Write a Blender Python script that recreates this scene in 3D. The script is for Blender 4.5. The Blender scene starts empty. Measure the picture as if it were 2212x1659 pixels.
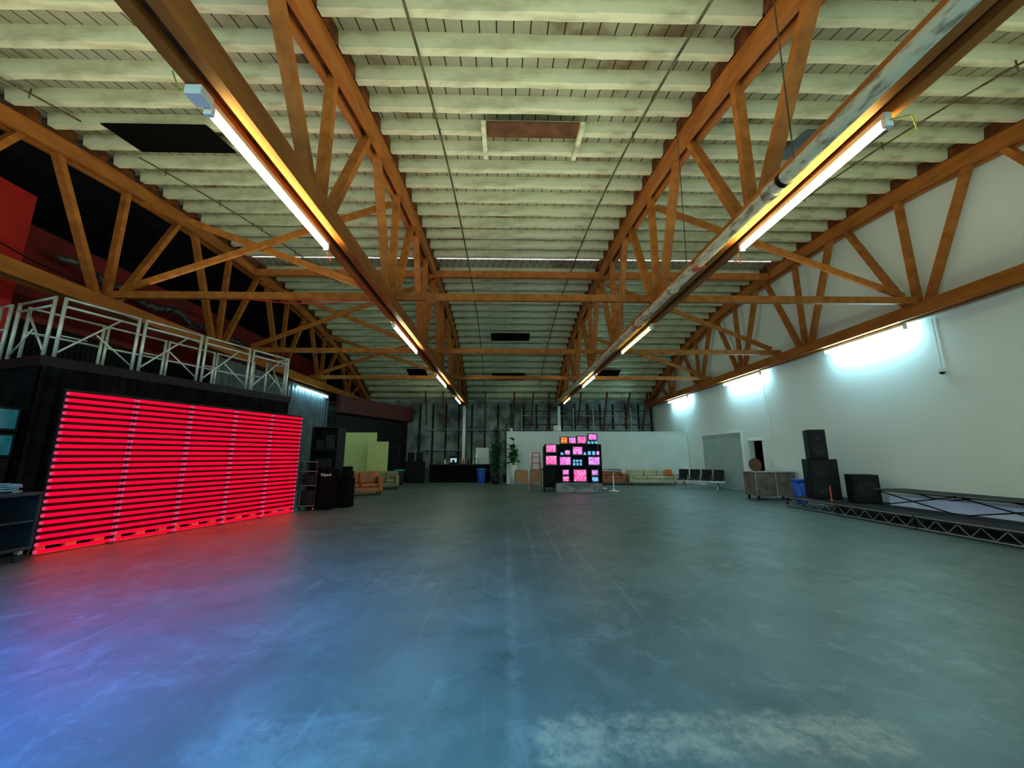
import bpy, math, random, bmesh
from mathutils import Vector, Matrix
random.seed(7)
S=bpy.context.scene
COL=S.collection
try:
    S.view_settings.view_transform='Standard'
    S.view_settings.look='None'
except Exception: pass

# ------------------------------------------------------------ materials
def mat(name,c,rough=0.6,metal=0.0,c2=None,scale=6.0,stretch=(1,1,1),emit=None,es=0.0,bump=0.0,lo=0.35,hi=0.65,detail=5,samp=True,spec=None):
    m=bpy.data.materials.new(name); m.use_nodes=True
    nt=m.node_tree; b=nt.nodes['Principled BSDF']
    tc=nt.nodes.new('ShaderNodeTexCoord'); mp=nt.nodes.new('ShaderNodeMapping')
    mp.inputs['Scale'].default_value=stretch
    n=nt.nodes.new('ShaderNodeTexNoise'); n.inputs['Scale'].default_value=scale; n.inputs['Detail'].default_value=detail
    nt.links.new(tc.outputs['Object'],mp.inputs['Vector']); nt.links.new(mp.outputs['Vector'],n.inputs['Vector'])
    r=nt.nodes.new('ShaderNodeValToRGB')
    if c2 is None: c2=tuple(x*0.75 for x in c)
    r.color_ramp.elements[0].color=(*c2,1); r.color_ramp.elements[1].color=(*c,1)
    r.color_ramp.elements[0].position=lo; r.color_ramp.elements[1].position=hi
    nt.links.new(n.outputs['Fac'],r.inputs['Fac'])
    nt.links.new(r.outputs['Color'],b.inputs['Base Color'])
    b.inputs['Roughness'].default_value=rough; b.inputs['Metallic'].default_value=metal
    if spec is not None: b.inputs['Specular IOR Level'].default_value=spec
    if emit:
        b.inputs['Emission Color'].default_value=(*emit,1); b.inputs['Emission Strength'].default_value=es
        if not samp: m.cycles.emission_sampling='NONE'
    if bump:
        bp=nt.nodes.new('ShaderNodeBump'); bp.inputs['Strength'].default_value=bump; bp.inputs['Distance'].default_value=0.01
        nt.links.new(n.outputs['Fac'],bp.inputs['Height']); nt.links.new(bp.outputs['Normal'],b.inputs['Normal'])
    return m
M={}
M['wood']=mat('truss_wood',(.50,.17,.032),.6,c2=(.30,.095,.017),scale=2,stretch=(2.5,.6,2.5),bump=.12,lo=.3,hi=.68,detail=7,spec=.25)
M['wood_dark']=mat('blocking_wood',(.18,.055,.014),.7,c2=(.06,.02,.007),scale=5,spec=.2)
M['joist']=mat('joist_paint',(.76,.77,.54),.8,c2=(.38,.35,.20),scale=1.6,stretch=(.8,2.0,2.5),bump=.3,lo=.26,hi=.54,detail=9,spec=.15)
M['pipe']=mat('pipe_paint',(.60,.54,.40),.6,c2=(.26,.20,.14),scale=5,stretch=(3,1,3),bump=.3,lo=.35,hi=.52,spec=.2)
M['conduit']=mat('conduit_steel',(.16,.12,.07),.5,.3,c2=(.08,.06,.035))
M['white']=mat('white_paint',(.84,.90,.89),.6,c2=(.76,.83,.82),scale=1.2)
M['whitewall']=mat('wall_white_paint',(.86,.97,1.0),.65,c2=(.81,.93,.97),scale=.5,lo=.3,hi=.7,spec=.25)
M['backwall']=mat('aged_wall_paint',(.26,.31,.30),.7,c2=(.06,.06,.055),scale=1.1,lo=.34,hi=.62)
M['black']=mat('black_paint',(.010,.010,.012),.6,c2=(.005,.005,.006),spec=.2)
M['blackcloth']=mat('black_cloth',(.009,.009,.011),.95,c2=(.003,.003,.004),scale=3,spec=.05)
M['blackceil']=mat('black_ceiling_paint',(.018,.02,.022),.8,c2=(.008,.008,.009),scale=2,spec=.2)
M['darkgrey']=mat('dark_grey_plastic',(.022,.024,.026),.6,c2=(.014,.014,.016),spec=.2)
M['grille']=mat('speaker_grille',(.013,.013,.015),.6,.0,c2=(.007,.007,.008),scale=80,spec=.2)
M['red']=mat('red_wall_paint',(.62,.012,.008),.65,c2=(.50,.008,.006),scale=1.5)
M['darkred']=mat('dark_red_wall_paint',(.24,.008,.008),.7,c2=(.13,.005,.005),scale=1.5)
M['maroon']=mat('maroon_wall_paint',(.09,.008,.009),.7,c2=(.05,.005,.006),scale=1.5)
M['alu']=mat('aluminium',(.66,.71,.68),.45,.4,c2=(.44,.48,.46),scale=4)
M['chrome']=mat('chrome',(.75,.76,.78),.2,1,c2=(.55,.55,.57))
M['steelgreen']=mat('shutter_paint',(.46,.60,.64),.5,.05,c2=(.39,.52,.56),scale=2)
M['edge']=mat('worn_metal_edge',(.36,.41,.41),.5,.2,c2=(.20,.23,.23),scale=4)
M['foil']=mat('foil_insulation',(.22,.23,.23),.5,.6,c2=(.04,.04,.045),scale=9,bump=1.0)
M['corr']=mat('corrugated_metal',(.085,.13,.15),.5,.1,c2=(.045,.075,.09),scale=2)
M['yellow']=mat('pale_yellow_board',(.66,.72,.28),.7,c2=(.56,.61,.24),scale=8)
M['tan']=mat('tan_leather',(.48,.15,.04),.45,c2=(.32,.09,.025),scale=5)
M['olive']=mat('olive_fabric',(.28,.25,.13),.8,c2=(.18,.16,.09))
M['beige']=mat('beige_fabric',(.60,.53,.35),.8,c2=(.48,.42,.28))
M['orange']=mat('orange_fabric',(.8,.14,.02),.6)
M['card']=mat('tan_canvas',(.42,.22,.09),.7,c2=(.34,.16,.065))
M['blue']=mat('blue_plastic',(.015,.12,.65),.4,c2=(.010,.08,.5))
M['bluetrim']=mat('blue_bag_plastic',(.06,.40,.65),.35,c2=(.04,.28,.5))
M['teal']=mat('teal_glass_front',(.02,.12,.15),.2,c2=(.01,.06,.08),emit=(.01,.16,.2),es=.25,samp=False)
M['redpaint']=mat('red_steel_paint',(.75,.03,.03),.4)
M['leaf']=mat('leaf_green',(.05,.22,.05),.5,c2=(.015,.08,.022),scale=8)
M['soil']=mat('potting_soil',(.03,.02,.012),.9)
M['stem']=mat('plant_stem',(.10,.09,.03),.7)
M['pallet']=mat('pallet_wood',(.55,.28,.11),.7,c2=(.34,.16,.06),scale=6)
M['concrete']=mat('concrete_block',(.34,.34,.32),.8,c2=(.16,.16,.15),scale=6)
M['brown']=mat('brown_panel',(.16,.055,.016),.7,c2=(.07,.025,.009),scale=3)
M['casebody']=mat('scratched_case_panel',(.22,.18,.14),.4,.2,c2=(.10,.085,.07),scale=3)
M['board_sheen']=mat('white_board_painted_sheen',(.66,.78,.92),.35,c2=(.48,.62,.82),scale=2,lo=.40,hi=.60,emit=(.4,.6,.9),es=.08,samp=False)  # weak emission paints a sheen onto the boards; they are no lamps
M['bluecart']=mat('blue_black_cart_paint',(.012,.028,.05),.4,c2=(.006,.014,.028))
M['dark']=mat('black_and_painted_shade',(.004,.004,.004),.9,spec=.05)  # near-black for black gear and panels; painted shade in the side room
M['wire']=mat('yellow_wire',(.55,.5,.03),.5)
M['redwire']=mat('red_wire',(.6,.05,.02),.5)
M['bluecable']=mat('blue_cable',(.2,.4,.6),.4)
M['housing']=mat('fixture_enamel',(.7,.7,.55),.4)
M['tvcase']=mat('television_case_plastic',(.03,.025,.03),.4,c2=(.015,.012,.015))
M['letter']=mat('white_lettering',(.8,.8,.8),.5)
M['sky']=mat('skylight_glazing',(.8,.85,.9),.3,emit=(.95,.90,.92),es=1.1,samp=False)
def emis(name,c,s):
    return mat(name,c,.4,c2=c,emit=c,es=s)
M['tube_warm']=emis('lit_tube_warm_white',(1,.92,.36),64)
M['tube_green']=emis('lit_tube_yellow_green',(.95,1,.22),7)
M['tube_far']=emis('lit_tube_white',(.85,1,.72),50)
M['tube_cool']=emis('lit_tube_cool_white',(.45,.88,1),85)
M['tube_annex']=emis('lit_tube_pale_blue_white',(.45,.88,1),30)
def ledmat():
    m=mat('lit_red_tube',(.25,.002,.006),.5,c2=(.2,.002,.005),emit=(1,.0005,.008),es=2.7,spec=0.0)
    nt=m.node_tree; b=nt.nodes['Principled BSDF']; tc=nt.nodes.new('ShaderNodeTexCoord'); sx=nt.nodes.new('ShaderNodeSeparateXYZ')
    nt.links.new(tc.outputs['Object'],sx.inputs[0])
    r=nt.nodes.new('ShaderNodeValToRGB'); e=r.color_ramp.elements
    e[0].position=.02; e[0].color=(.22,.02,.07,1); e[1].position=.985; e[1].color=(.22,.02,.07,1)
    a=e.new(.05); a.color=(1,.0005,.016,1); a=e.new(.95); a.color=(1,.0005,.016,1)
    nt.links.new(sx.outputs['X'],r.inputs['Fac']); nt.links.new(r.outputs['Color'],b.inputs['Emission Color'])
    return m
M['led']=ledmat()
def screenmat(name,a,b,s=1.15,sc=11):
    m=bpy.data.materials.new(name); m.use_nodes=True; nt=m.node_tree; p=nt.nodes['Principled BSDF']
    tc=nt.nodes.new('ShaderNodeTexCoord'); n=nt.nodes.new('ShaderNodeTexNoise'); n.inputs['Scale'].default_value=sc; n.inputs['Detail'].default_value=6
    n.inputs['Distortion'].default_value=2.5
    oi=nt.nodes.new('ShaderNodeObjectInfo'); ad=nt.nodes.new('ShaderNodeVectorMath'); ad.operation='ADD'
    nt.links.new(tc.outputs['Object'],ad.inputs[0]); nt.links.new(oi.outputs['Location'],ad.inputs[1])
    r=nt.nodes.new('ShaderNodeValToRGB'); r.color_ramp.elements[0].position=.34; r.color_ramp.elements[1].position=.60
    r.color_ramp.elements[0].color=(*[x*.5 for x in a],1); r.color_ramp.elements[1].color=(*b,1)
    q=r.color_ramp.elements.new(.48); q.color=(*a,1)
    nt.links.new(ad.outputs[0],n.inputs['Vector']); nt.links.new(n.outputs['Fac'],r.inputs['Fac'])
    nt.links.new(r.outputs['Color'],p.inputs['Emission Color']); p.inputs['Emission Strength'].default_value=s
    p.inputs['Base Color'].default_value=(.02,.02,.02,1); p.inputs['Roughness'].default_value=.15
    return m
SC={'orange':screenmat('orange_screen_glow',(1,.10,.0),(1,.40,.05)),
    'mag':screenmat('magenta_screen_glow',(.85,.06,.60),(1,.50,1)),
    'pink':screenmat('pink_red_screen_glow',(.95,.03,.28),(1,.40,.85)),
    'vio':screenmat('violet_pink_screen_glow',(.65,.12,.70),(.78,.55,1)),
    'cyan':screenmat('cyan_screen_glow',(.03,.25,.7),(.3,.85,1),1.3,25)}
JP=.66
def deckmat():
    m=bpy.data.materials.new('roof_deck_boards'); m.use_nodes=True; nt=m.node_tree; b=nt.nodes['Principled BSDF']
    N=nt.nodes.new; L=nt.links.new
    tc=N('ShaderNodeTexCoord'); sx=N('ShaderNodeSeparateXYZ'); L(tc.outputs['Object'],sx.inputs[0])
    yy=N('ShaderNodeMath'); yy.operation='MULTIPLY'; yy.inputs[1].default_value=1/JP; L(sx.outputs['Y'],yy.inputs[0])
    fl=N('ShaderNodeMath'); fl.operation='FLOOR'; L(yy.outputs[0],fl.inputs[0])
    of=N('ShaderNodeMath'); of.operation='MULTIPLY'; of.inputs[1].default_value=.37; L(fl.outputs[0],of.inputs[0])
    mu=N('ShaderNodeMath'); mu.operation='MULTIPLY_ADD'; mu.inputs[1].default_value=3.8; L(sx.outputs['X'],mu.inputs[0]); L(of.outputs[0],mu.inputs[2])
    fr=N('ShaderNodeMath'); fr.operation='FRACT'; L(mu.outputs[0],fr.inputs[0])
    lt=N('ShaderNodeMath'); lt.operation='LESS_THAN'; lt.inputs[1].default_value=.08; L(fr.outputs[0],lt.inputs[0])
    n=N('ShaderNodeTexNoise'); n.inputs['Scale'].default_value=.7; n.inputs['Detail'].default_value=8; n.inputs['Roughness'].default_value=.62; L(tc.outputs['Object'],n.inputs['Vector'])
    r=N('ShaderNodeValToRGB'); e=r.color_ramp.elements; e[0].position=.32; e[0].color=(.17,.12,.06,1); e[1].position=.45; e[1].color=(.34,.34,.23,1)
    x=e.new(.70); x.color=(.45,.47,.36,1)
    L(n.outputs['Fac'],r.inputs['Fac'])
    mx=N('ShaderNodeMix'); mx.data_type='RGBA'; L(lt.outputs[0],mx.inputs['Factor']); L(r.outputs['Color'],mx.inputs['A']); mx.inputs['B'].default_value=(.02,.014,.006,1)
    L(mx.outputs['Result'],b.inputs['Base Color']); b.inputs['Roughness'].default_value=.85
    return m
M['deck']=deckmat()

def floormat():
    m=bpy.data.materials.new('sealed_concrete_floor'); m.use_nodes=True; nt=m.node_tree; b=nt.nodes['Principled BSDF']
    N=nt.nodes.new; L=nt.links.new
    tc=N('ShaderNodeTexCoord')
    def noise(scale,det=6,dist=0,st=(1,1,1),ro=.6,off=0):
        mp=N('ShaderNodeMapping'); mp.inputs['Scale'].default_value=st; mp.inputs['Location'].default_value=(off,off*2,0); L(tc.outputs['Object'],mp.inputs['Vector'])
        n=N('ShaderNodeTexNoise'); n.inputs['Scale'].default_value=scale; n.inputs['Detail'].default_value=det; n.inputs['Distortion'].default_value=dist
        n.inputs['Roughness'].default_value=ro
        L(mp.outputs['Vector'],n.inputs['Vector']); return n.outputs['Fac']
    def ramp(f,stops):
        r=N('ShaderNodeValToRGB'); e=r.color_ramp.elements
        e[0].position=stops[0][0]; e[0].color=(*stops[0][1],1); e[1].position=stops[-1][0]; e[1].color=(*stops[-1][1],1)
        for p,c in stops[1:-1]:
            q=e.new(p); q.color=(*c,1)
        L(f,r.inputs['Fac']); return r.outputs['Color']
    def mul(a,bb):
        k=N('ShaderNodeMath'); k.operation='MULTIPLY'
        for s,i in((a,0),(bb,1)):
            if isinstance(s,float): k.inputs[i].default_value=s
            else: L(s,k.inputs[i])
        return k.outputs[0]
    def mix(f,a,bb):
        x=N('ShaderNodeMix'); x.data_type='RGBA'
        L(f,x.inputs['Factor']); L(a,x.inputs['A']); x.inputs['B'].default_value=(*bb,1)
        return x.outputs['Result']
    g=lambda v:(v,v,v)
    base=ramp(noise(.6,9,.5,ro=.62),[(.3,(.050,.082,.080)),(.5,(.070,.112,.106)),(.7,(.098,.146,.137))])
    cloud=ramp(noise(1.2,12,.9,ro=.68,off=4),[(.47,g(0)),(.70,g(.45))])
    c=mix(cloud,base,(.155,.205,.195))
    zone=ramp(noise(.5,4,.5,off=3),[(.40,g(.05)),(.58,g(1))])
    scuff=ramp(noise(3.2,15,.7,ro=.78),[(.52,g(0)),(.64,g(.5))])
    c=mix(mul(zone,scuff),c,(.21,.27,.255))
    fine=ramp(noise(14,10,.3,ro=.8,off=9),[(.60,g(0)),(.70,g(.25))])
    c=mix(mul(zone,fine),c,(.30,.36,.34))
    st=ramp(noise(3.0,12,.05,(3.0,.10,1),ro=.7),[(.57,g(0)),(.68,g(.35))])
    c=mix(st,c,(.20,.25,.24))
    st2=ramp(noise(3.0,12,.05,(.10,3.0,1),ro=.7,off=5),[(.59,g(0)),(.70,g(.25))])
    c=mix(st2,c,(.18,.23,.22))
    dk=ramp(noise(1.7,14,1.4,ro=.72),[(.33,g(.55)),(.42,g(0))])
    c=mix(dk,c,(.026,.042,.042))
    sx=N('ShaderNodeSeparateXYZ'); L(tc.outputs['Object'],sx.inputs[0])
    def wob(sock,amt,off):
        k=N('ShaderNodeMath'); k.operation='MULTIPLY_ADD'; L(noise(5,10,0,ro=.7,off=off),k.inputs[0]); k.inputs[1].default_value=amt; L(sock,k.inputs[2]); return k.outputs[0]
    def rng(sock,a,bb,s=.03):
        g_=N('ShaderNodeMapRange'); g_.inputs['From Min'].default_value=a-s; g_.inputs['From Max'].default_value=a+s; L(sock,g_.inputs['Value'])
        h=N('ShaderNodeMapRange'); h.inputs['From Min'].default_value=bb+s; h.inputs['From Max'].default_value=bb-s; L(sock,h.inputs['Value'])
        return mul(g_.outputs[0],h.outputs[0])
    vo=N('ShaderNodeTexVoronoi'); vo.feature='DISTANCE_TO_EDGE'; vo.inputs['Scale'].default_value=.40
    wv=N('ShaderNodeVectorMath'); wv.operation='ADD'; nn=N('ShaderNodeTexNoise'); nn.inputs['Scale'].default_value=1.5; nn.inputs['Detail'].default_value=8
    L(tc.outputs['Object'],nn.inputs['Vector']); L(nn.outputs['Color'],wv.inputs[0]); L(tc.outputs['Object'],wv.inputs[1]); L(wv.outputs[0],vo.inputs['Vector'])
    ck=ramp(vo.outputs['Distance'],[(.0,g(.25)),(.006,g(0))])
    c=mix(ck,c,(.03,.04,.04))
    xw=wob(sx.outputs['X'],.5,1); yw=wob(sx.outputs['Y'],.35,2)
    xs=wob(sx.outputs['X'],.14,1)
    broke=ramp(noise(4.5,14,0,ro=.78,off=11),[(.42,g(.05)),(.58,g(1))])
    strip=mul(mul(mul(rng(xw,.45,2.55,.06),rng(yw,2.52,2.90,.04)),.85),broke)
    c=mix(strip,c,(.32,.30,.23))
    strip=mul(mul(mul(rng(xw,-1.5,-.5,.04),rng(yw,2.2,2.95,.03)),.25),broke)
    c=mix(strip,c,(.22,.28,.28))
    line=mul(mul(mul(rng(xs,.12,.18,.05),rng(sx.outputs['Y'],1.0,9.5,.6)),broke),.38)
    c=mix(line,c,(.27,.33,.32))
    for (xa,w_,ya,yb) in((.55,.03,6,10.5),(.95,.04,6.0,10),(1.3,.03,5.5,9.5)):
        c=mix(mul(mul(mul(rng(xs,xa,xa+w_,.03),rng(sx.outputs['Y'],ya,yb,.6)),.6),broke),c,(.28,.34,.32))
    L(c,b.inputs['Base Color'])
    rr=N('ShaderNodeMapRange'); rr.inputs['To Min'].default_value=.32; rr.inputs['To Max'].default_value=.60
    L(noise(1.7,10,.5,ro=.68),rr.inputs['Value']); L(rr.outputs[0],b.inputs['Roughness'])
    b.inputs['Specular IOR Level'].default_value=.5
    bp=N('ShaderNodeBump'); bp.inputs['Strength'].default_value=.08; bp.inputs['Distance'].default_value=.006; L(noise(9,8),bp.inputs['Height']); L(bp.outputs['Normal'],b.inputs['Normal'])
    return m
M['floor']=floormat()

# ------------------------------------------------------------ mesh builder
class MB:
    def __init__(s): s.v=[]; s.f=[]
    def add(s,vs,fs):
        o=len(s.v); s.v+= [tuple(v) for v in vs]; s.f+=[tuple(i+o for i in f) for f in fs]; return s
    def box(s,x0,x1,y0,y1,z0,z1,mx=None):
        vs=[Vector((x,y,z)) for z in(z0,z1) for y in(y0,y1) for x in(x0,x1)]
        if mx is not None: vs=[mx@v for v in vs]
        return s.add(vs,[(0,2,3,1),(4,5,7,6),(0,1,5,4),(2,6,7,3),(0,4,6,2),(1,3,7,5)])
    def frame(s,p,q,up=(0,0,1)):
        p=Vector(p);q=Vector(q);d=(q-p); L=d.length; d.normalize()
        u=Vector(up)
        if abs(d.dot(u))>.98: u=Vector((0,1,0)) if abs(d.y)<.9 else Vector((1,0,0))
        a=d.cross(u).normalized(); b=a.cross(d).normalized()
        return p,d,a,b,L
    def beam(s,p,q,w,h,up=(0,0,1)):
        p,d,a,b,L=s.frame(p,q,up); vs=[]
        for t in(0,L):
            for (i,j) in((-1,-1),(1,-1),(1,1),(-1,1)): vs.append(p+d*t+a*(i*w/2)+b*(j*h/2))
        return s.add(vs,[(0,3,2,1),(4,5,6,7),(0,1,5,4),(1,2,6,5),(2,3,7,6),(3,0,4,7)])
    def cyl(s,p,q,r,r2=None,n=12,cap=True):
        p,d,a,b,L=s.frame(p,q); r2=r if r2 is None else r2; vs=[]
        for t,R in((0,r),(L,r2)):
            for i in range(n):
                th=2*math.pi*i/n; vs.append(p+d*t+a*(R*math.cos(th))+b*(R*math.sin(th)))
        fs=[(i,(i+1)%n,n+(i+1)%n,n+i) for i in range(n)]
        if cap: fs+=[tuple(range(n-1,-1,-1)),tuple(range(n,2*n))]
        return s.add(vs,fs)
    def path(s,pts,r,n=8):
        for a,b in zip(pts[:-1],pts[1:]): s.cyl(a,b,r,n=n)
        return s
    def lathe(s,prof,n=20,c=(0,0,0)):
        vs=[];m=len(prof)
        for (r,z) in prof:
            for i in range(n):
                th=2*math.pi*i/n; vs.append((c[0]+r*math.cos(th),c[1]+r*math.sin(th),c[2]+z))
        fs=[(k*n+i,k*n+(i+1)%n,(k+1)*n+(i+1)%n,(k+1)*n+i) for k in range(m-1) for i in range(n)]
        fs+=[tuple(range(n-1,-1,-1)),tuple((m-1)*n+i for i in range(n))]
        return s.add(vs,fs)
    def prism(s,poly,y0,y1):
        n=len(poly); vs=[(x,y0,z) for x,z in poly]+[(x,y1,z) for x,z in poly]
        fs=[(i,(i+1)%n,n+(i+1)%n,n+i) for i in range(n)]+[tuple(range(n-1,-1,-1)),tuple(range(n,2*n))]
        return s.add(vs,fs)
    def mesh(s,name,m,smooth=False):
        me=bpy.data.meshes.new(name); me.from_pydata(s.v,[],s.f); me.validate()
        bm=bmesh.new(); bm.from_mesh(me); bmesh.ops.recalc_face_normals(bm,faces=bm.faces); bm.to_mesh(me); bm.free()
        if smooth:
            for p in me.polygons: p.use_smooth=len(p.vertices)==4
        me.materials.append(M[m] if isinstance(m,str) else m); return me
def link(me,name,parent=None,loc=(0,0,0),rot=(0,0,0),bevel=0):
    o=bpy.data.objects.new(name,me); COL.objects.link(o); o.location=loc; o.rotation_euler=rot
    if parent: o.parent=parent
    if bevel:
        b=o.modifiers.new('bevel','BEVEL'); b.width=bevel; b.segments=2; b.limit_method='ANGLE'
    return o
def P(mb,name,m,parent=None,loc=(0,0,0),rot=(0,0,0),bevel=0,smooth=False,label=None):
    o=link(mb.mesh(name,m,smooth),name,parent,loc,rot,bevel)
    if label: o['label']=label
    return o
def T(o,label,cat,group=None):
    o['label']=label; o['category']=cat
    if group: o['group']=group
    return o
def E(name,label,cat,loc=(0,0,0),rz=0,group=None):
    o=bpy.data.objects.new(name,None); o.empty_display_size=.2; COL.objects.link(o); o.location=loc; o.rotation_euler=(0,0,rz)
    return T(o,label,cat,group)
def copytree(o,loc=None,rz=None):
    n=o.copy(); COL.objects.link(n)
    if loc is not None: n.location=loc
    if rz is not None: n.rotation_euler=(0,0,rz)
    for c in list(o.children):
        k=c.copy(); COL.objects.link(k); k.parent=n
        for g in list(c.children):
            h=g.copy(); COL.objects.link(h); h.parent=k
    return n
def struct(o): o['kind']='structure'; return o
def text(s,name,size,parent,loc,rot,m='letter'):
    cu=bpy.data.curves.new(name,'FONT'); cu.body=s; cu.size=size; cu.extrude=.003; cu.align_x='CENTER'; cu.align_y='CENTER'
    t=bpy.data.objects.new('tmp',cu); COL.objects.link(t)
    dg=bpy.context.evaluated_depsgraph_get(); me=bpy.data.meshes.new_from_object(t.evaluated_get(dg))
    bpy.data.objects.remove(t); me.materials.clear(); me.materials.append(M[m])
    return link(me,name,parent,loc,rot)

# ------------------------------------------------------------ camera
cam=bpy.data.cameras.new('camera'); co=bpy.data.objects.new('camera',cam); COL.objects.link(co)
cam.sensor_width=36; cam.lens=36*831/2212; cam.clip_start=.05
co.location=(0,0,1.6); co.rotation_euler=(math.radians(90+10.46),0,math.radians(-1.1)); S.camera=co

# ------------------------------------------------------------ roof profile
Y0,Y1=-1.5,27.5
def TZ(y): return 5.25+3.42*(1-min(1,abs((y-13)/14.5))**2.35)
def SL(y): return (TZ(y+.05)-TZ(y-.05))/.1
TX=[-9.7,-2.82,3.82,10.45]
JD=.26
struct(P(MB().box(-15,12,-4,29,-.2,0),'floor','floor'))
def deck(x0,x1,ya,yb,off,name,m):
    mb=MB(); n=40; vs=[];
    for i in range(n+1):
        y=ya+(yb-ya)*i/n; z=TZ(y)+off
        vs+=[(x0,y,z),(x1,y,z),(x0,y,z+.06),(x1,y,z+.06)]
    fs=[]
    for i in range(n):
        a=4*i;b=a+4
        fs+=[(a,a+1,b+1,b),(a+2,b+2,b+3,a+3),(a,b,b+2,a+2),(a+1,a+3,b+3,b+1)]
    fs+=[(0,2,3,1),(4*n,4*n+1,4*n+3,4*n+2)]
    mb.add(vs,fs); return struct(P(mb,name,m))
deck(-9.75,10.7,Y0,13.35,JD,'ceiling','deck')
deck(-9.75,10.7,13.6,Y1,JD,'ceiling','deck')
deck(-15,-9.8,Y0,Y1,.1,'ceiling','blackceil')
g=P(MB().box(-9.75,10.7,13.36,13.59,TZ(13.4)+JD+.02,TZ(13.4)+JD+.05),'window_1','sky'); struct(g)
# walls
w=MB(); X=10.75
def wb(y0,y1,z0,z1): w.box(X,X+.25,y0,y1,z0,z1)
def ztop(y): return TZ(y)+JD
wb(Y0,16.0,0,5.2); wb(16.0,16.95,2.2,5.2); wb(16.95,17.45,0,5.2); wb(17.45,20.9,2.6,5.2); wb(20.9,Y1,0,5.2)
n=40
vs=[];fs=[]
for i in range(n+1):
    y=Y0+(Y1-Y0)*i/n; z=ztop(y)+.02
    vs+=[(X,y,5.2),(X,y,max(z,5.21)),(X+.25,y,5.2),(X+.25,y,max(z,5.21))]
for i in range(n):
    a=4*i;b=a+4; fs+=[(a,b,b+1,a+1),(a+2,a+3,b+3,b+2),(a+1,b+1,b+3,a+3),(a,a+2,b+2,b)]
w.add(vs,fs)
struct(P(w,'wall_right','whitewall'))
struct(P(MB().box(-15,11,27.55,27.8,0,5.6),'wall_back','backwall'))
struct(P(MB().box(-15,-14.8,Y0,27.5,0,9),'wall_left','blackceil'))
d=P(MB().box(X+.02,X+.12,17.45,20.9,0,2.6),'door_1','steelgreen'); struct(d)
sl=MB()
for i in range(26): sl.box(X-.005,X+.02,17.47,20.88,.03+i*.099,.03+i*.099+.085)
struct(P(sl,'door_1_slats','steelgreen',d))
fr=MB(); fr.box(X-.03,X,17.37,17.45,0,2.68); fr.box(X-.03,X,20.9,20.98,0,2.68); fr.box(X-.03,X,17.45,20.9,2.6,2.68)
struct(P(fr,'trim_1','white'))
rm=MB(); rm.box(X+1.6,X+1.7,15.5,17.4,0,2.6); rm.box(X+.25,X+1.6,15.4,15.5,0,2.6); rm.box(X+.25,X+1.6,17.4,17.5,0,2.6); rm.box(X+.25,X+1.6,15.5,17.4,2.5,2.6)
struct(P(rm,'wall_side_room','dark'))  # darkness behind the doorway is put into the wall colour
fr=MB(); fr.box(X-.03,X,15.93,16.0,0,2.27); fr.box(X-.03,X,16.95,17.02,0,2.27); fr.box(X-.03,X,16.0,16.95,2.2,2.27)
struct(P(fr,'trim_2','white'))
dl=P(MB().box(-.9,0,-.04,0,.01,2.17),'door_2','darkgrey',None,(X+.26,16.06,0),(0,0,math.radians(165))); struct(dl)
struct(P(MB().box(.12,10.73,22.6,22.78,0,2.9),'wall_partition','white'))
struct(P(MB().box(.10,10.73,22.57,22.81,2.9,2.96),'trim_3','white'))
A=Vector((-9.3,21.3,0));B=Vector((-6.9,27.4,0))
mb=MB(); mb.beam((A.x,A.y,2.0),(B.x,B.y,2.0),.12,4.0); struct(P(mb,'wall_annex','black'))
mb=MB(); mb.beam((A.x+.25,A.y-.2,4.35),(B.x+.25,B.y-.1,4.35),.5,.95); struct(P(mb,'trim_4','maroon'))
mb=MB(); y=12.6; k=0; vs=[]; fs=[]
while y<21.1:
    x=-9.62+(.07 if k%2 else 0); vs+=[(x,y,0),(x,y,4.85)]; vs+=[(x,y+.10,0),(x,y+.10,4.85)]; y+=.15; k+=1
for i in range(len(vs)//2-1): fs.append((2*i,2*i+1,2*i+3,2*i+2))
mb.add(vs,fs); struct(P(mb,'wall_corrugated','corr'))
struct(P(MB().box(-14.8,-11.25,-1.5,8.5,3.4,7.7),'wall_upper_red','red'))
struct(P(MB().box(-14.8,-11.9,8.52,26,4.9,7.3),'wall_upper_dark_red','darkred'))
mb=MB()
mb.box(-12.0,-11.9,8.55,20,0,4.88)
for i in range(75): mb.box(-11.9,-11.86,9+i*.14,9.05+i*.14,3.2,4.85)
struct(P(mb,'wall_slatted','blackceil'))

# ------------------------------------------------------------ trusses
N0=[1.6+3.7*i for i in range(7)]
def arc(off0,off1,x0,x1,ya=Y0,yb=Y1,n=44):
    mb=MB(); vs=[];fs=[]
    for i in range(n+1):
        y=ya+(yb-ya)*i/n; z=TZ(y); vs+=[(x0,y,z+off0),(x1,y,z+off0),(x1,y,z+off1),(x0,y,z+off1)]
    for i in range(n):
        a=4*i;b=a+4
        for j in range(4): fs.append((a+j,a+(j+1)%4,b+(j+1)%4,b+j))
    fs+=[(0,3,2,1),(4*n,4*n+1,4*n+2,4*n+3)]
    return mb.add(vs,fs)
mTop1=arc(-.32,-.02,-.17,-.06).mesh('chord_plank','wood'); mTop2=arc(-.32,-.02,.06,.17).mesh('chord_plank','wood')
mTop3=arc(-.02,.0,-.2,.2).mesh('chord_cap','wood')
mTop4=arc(-.24,-.12,-.06,.06).mesh('chord_core','wood_dark')
mB1=MB().box(-.18,-.06,Y0,Y1,5.02,5.34).mesh('chord_plank','wood'); mB2=MB().box(.06,.18,Y0,Y1,5.02,5.34).mesh('chord_plank','wood')
mB3=MB().box(-.06,.06,Y0,Y1,5.1,5.2).mesh('chord_core','wood_dark')
webs=[]
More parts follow.
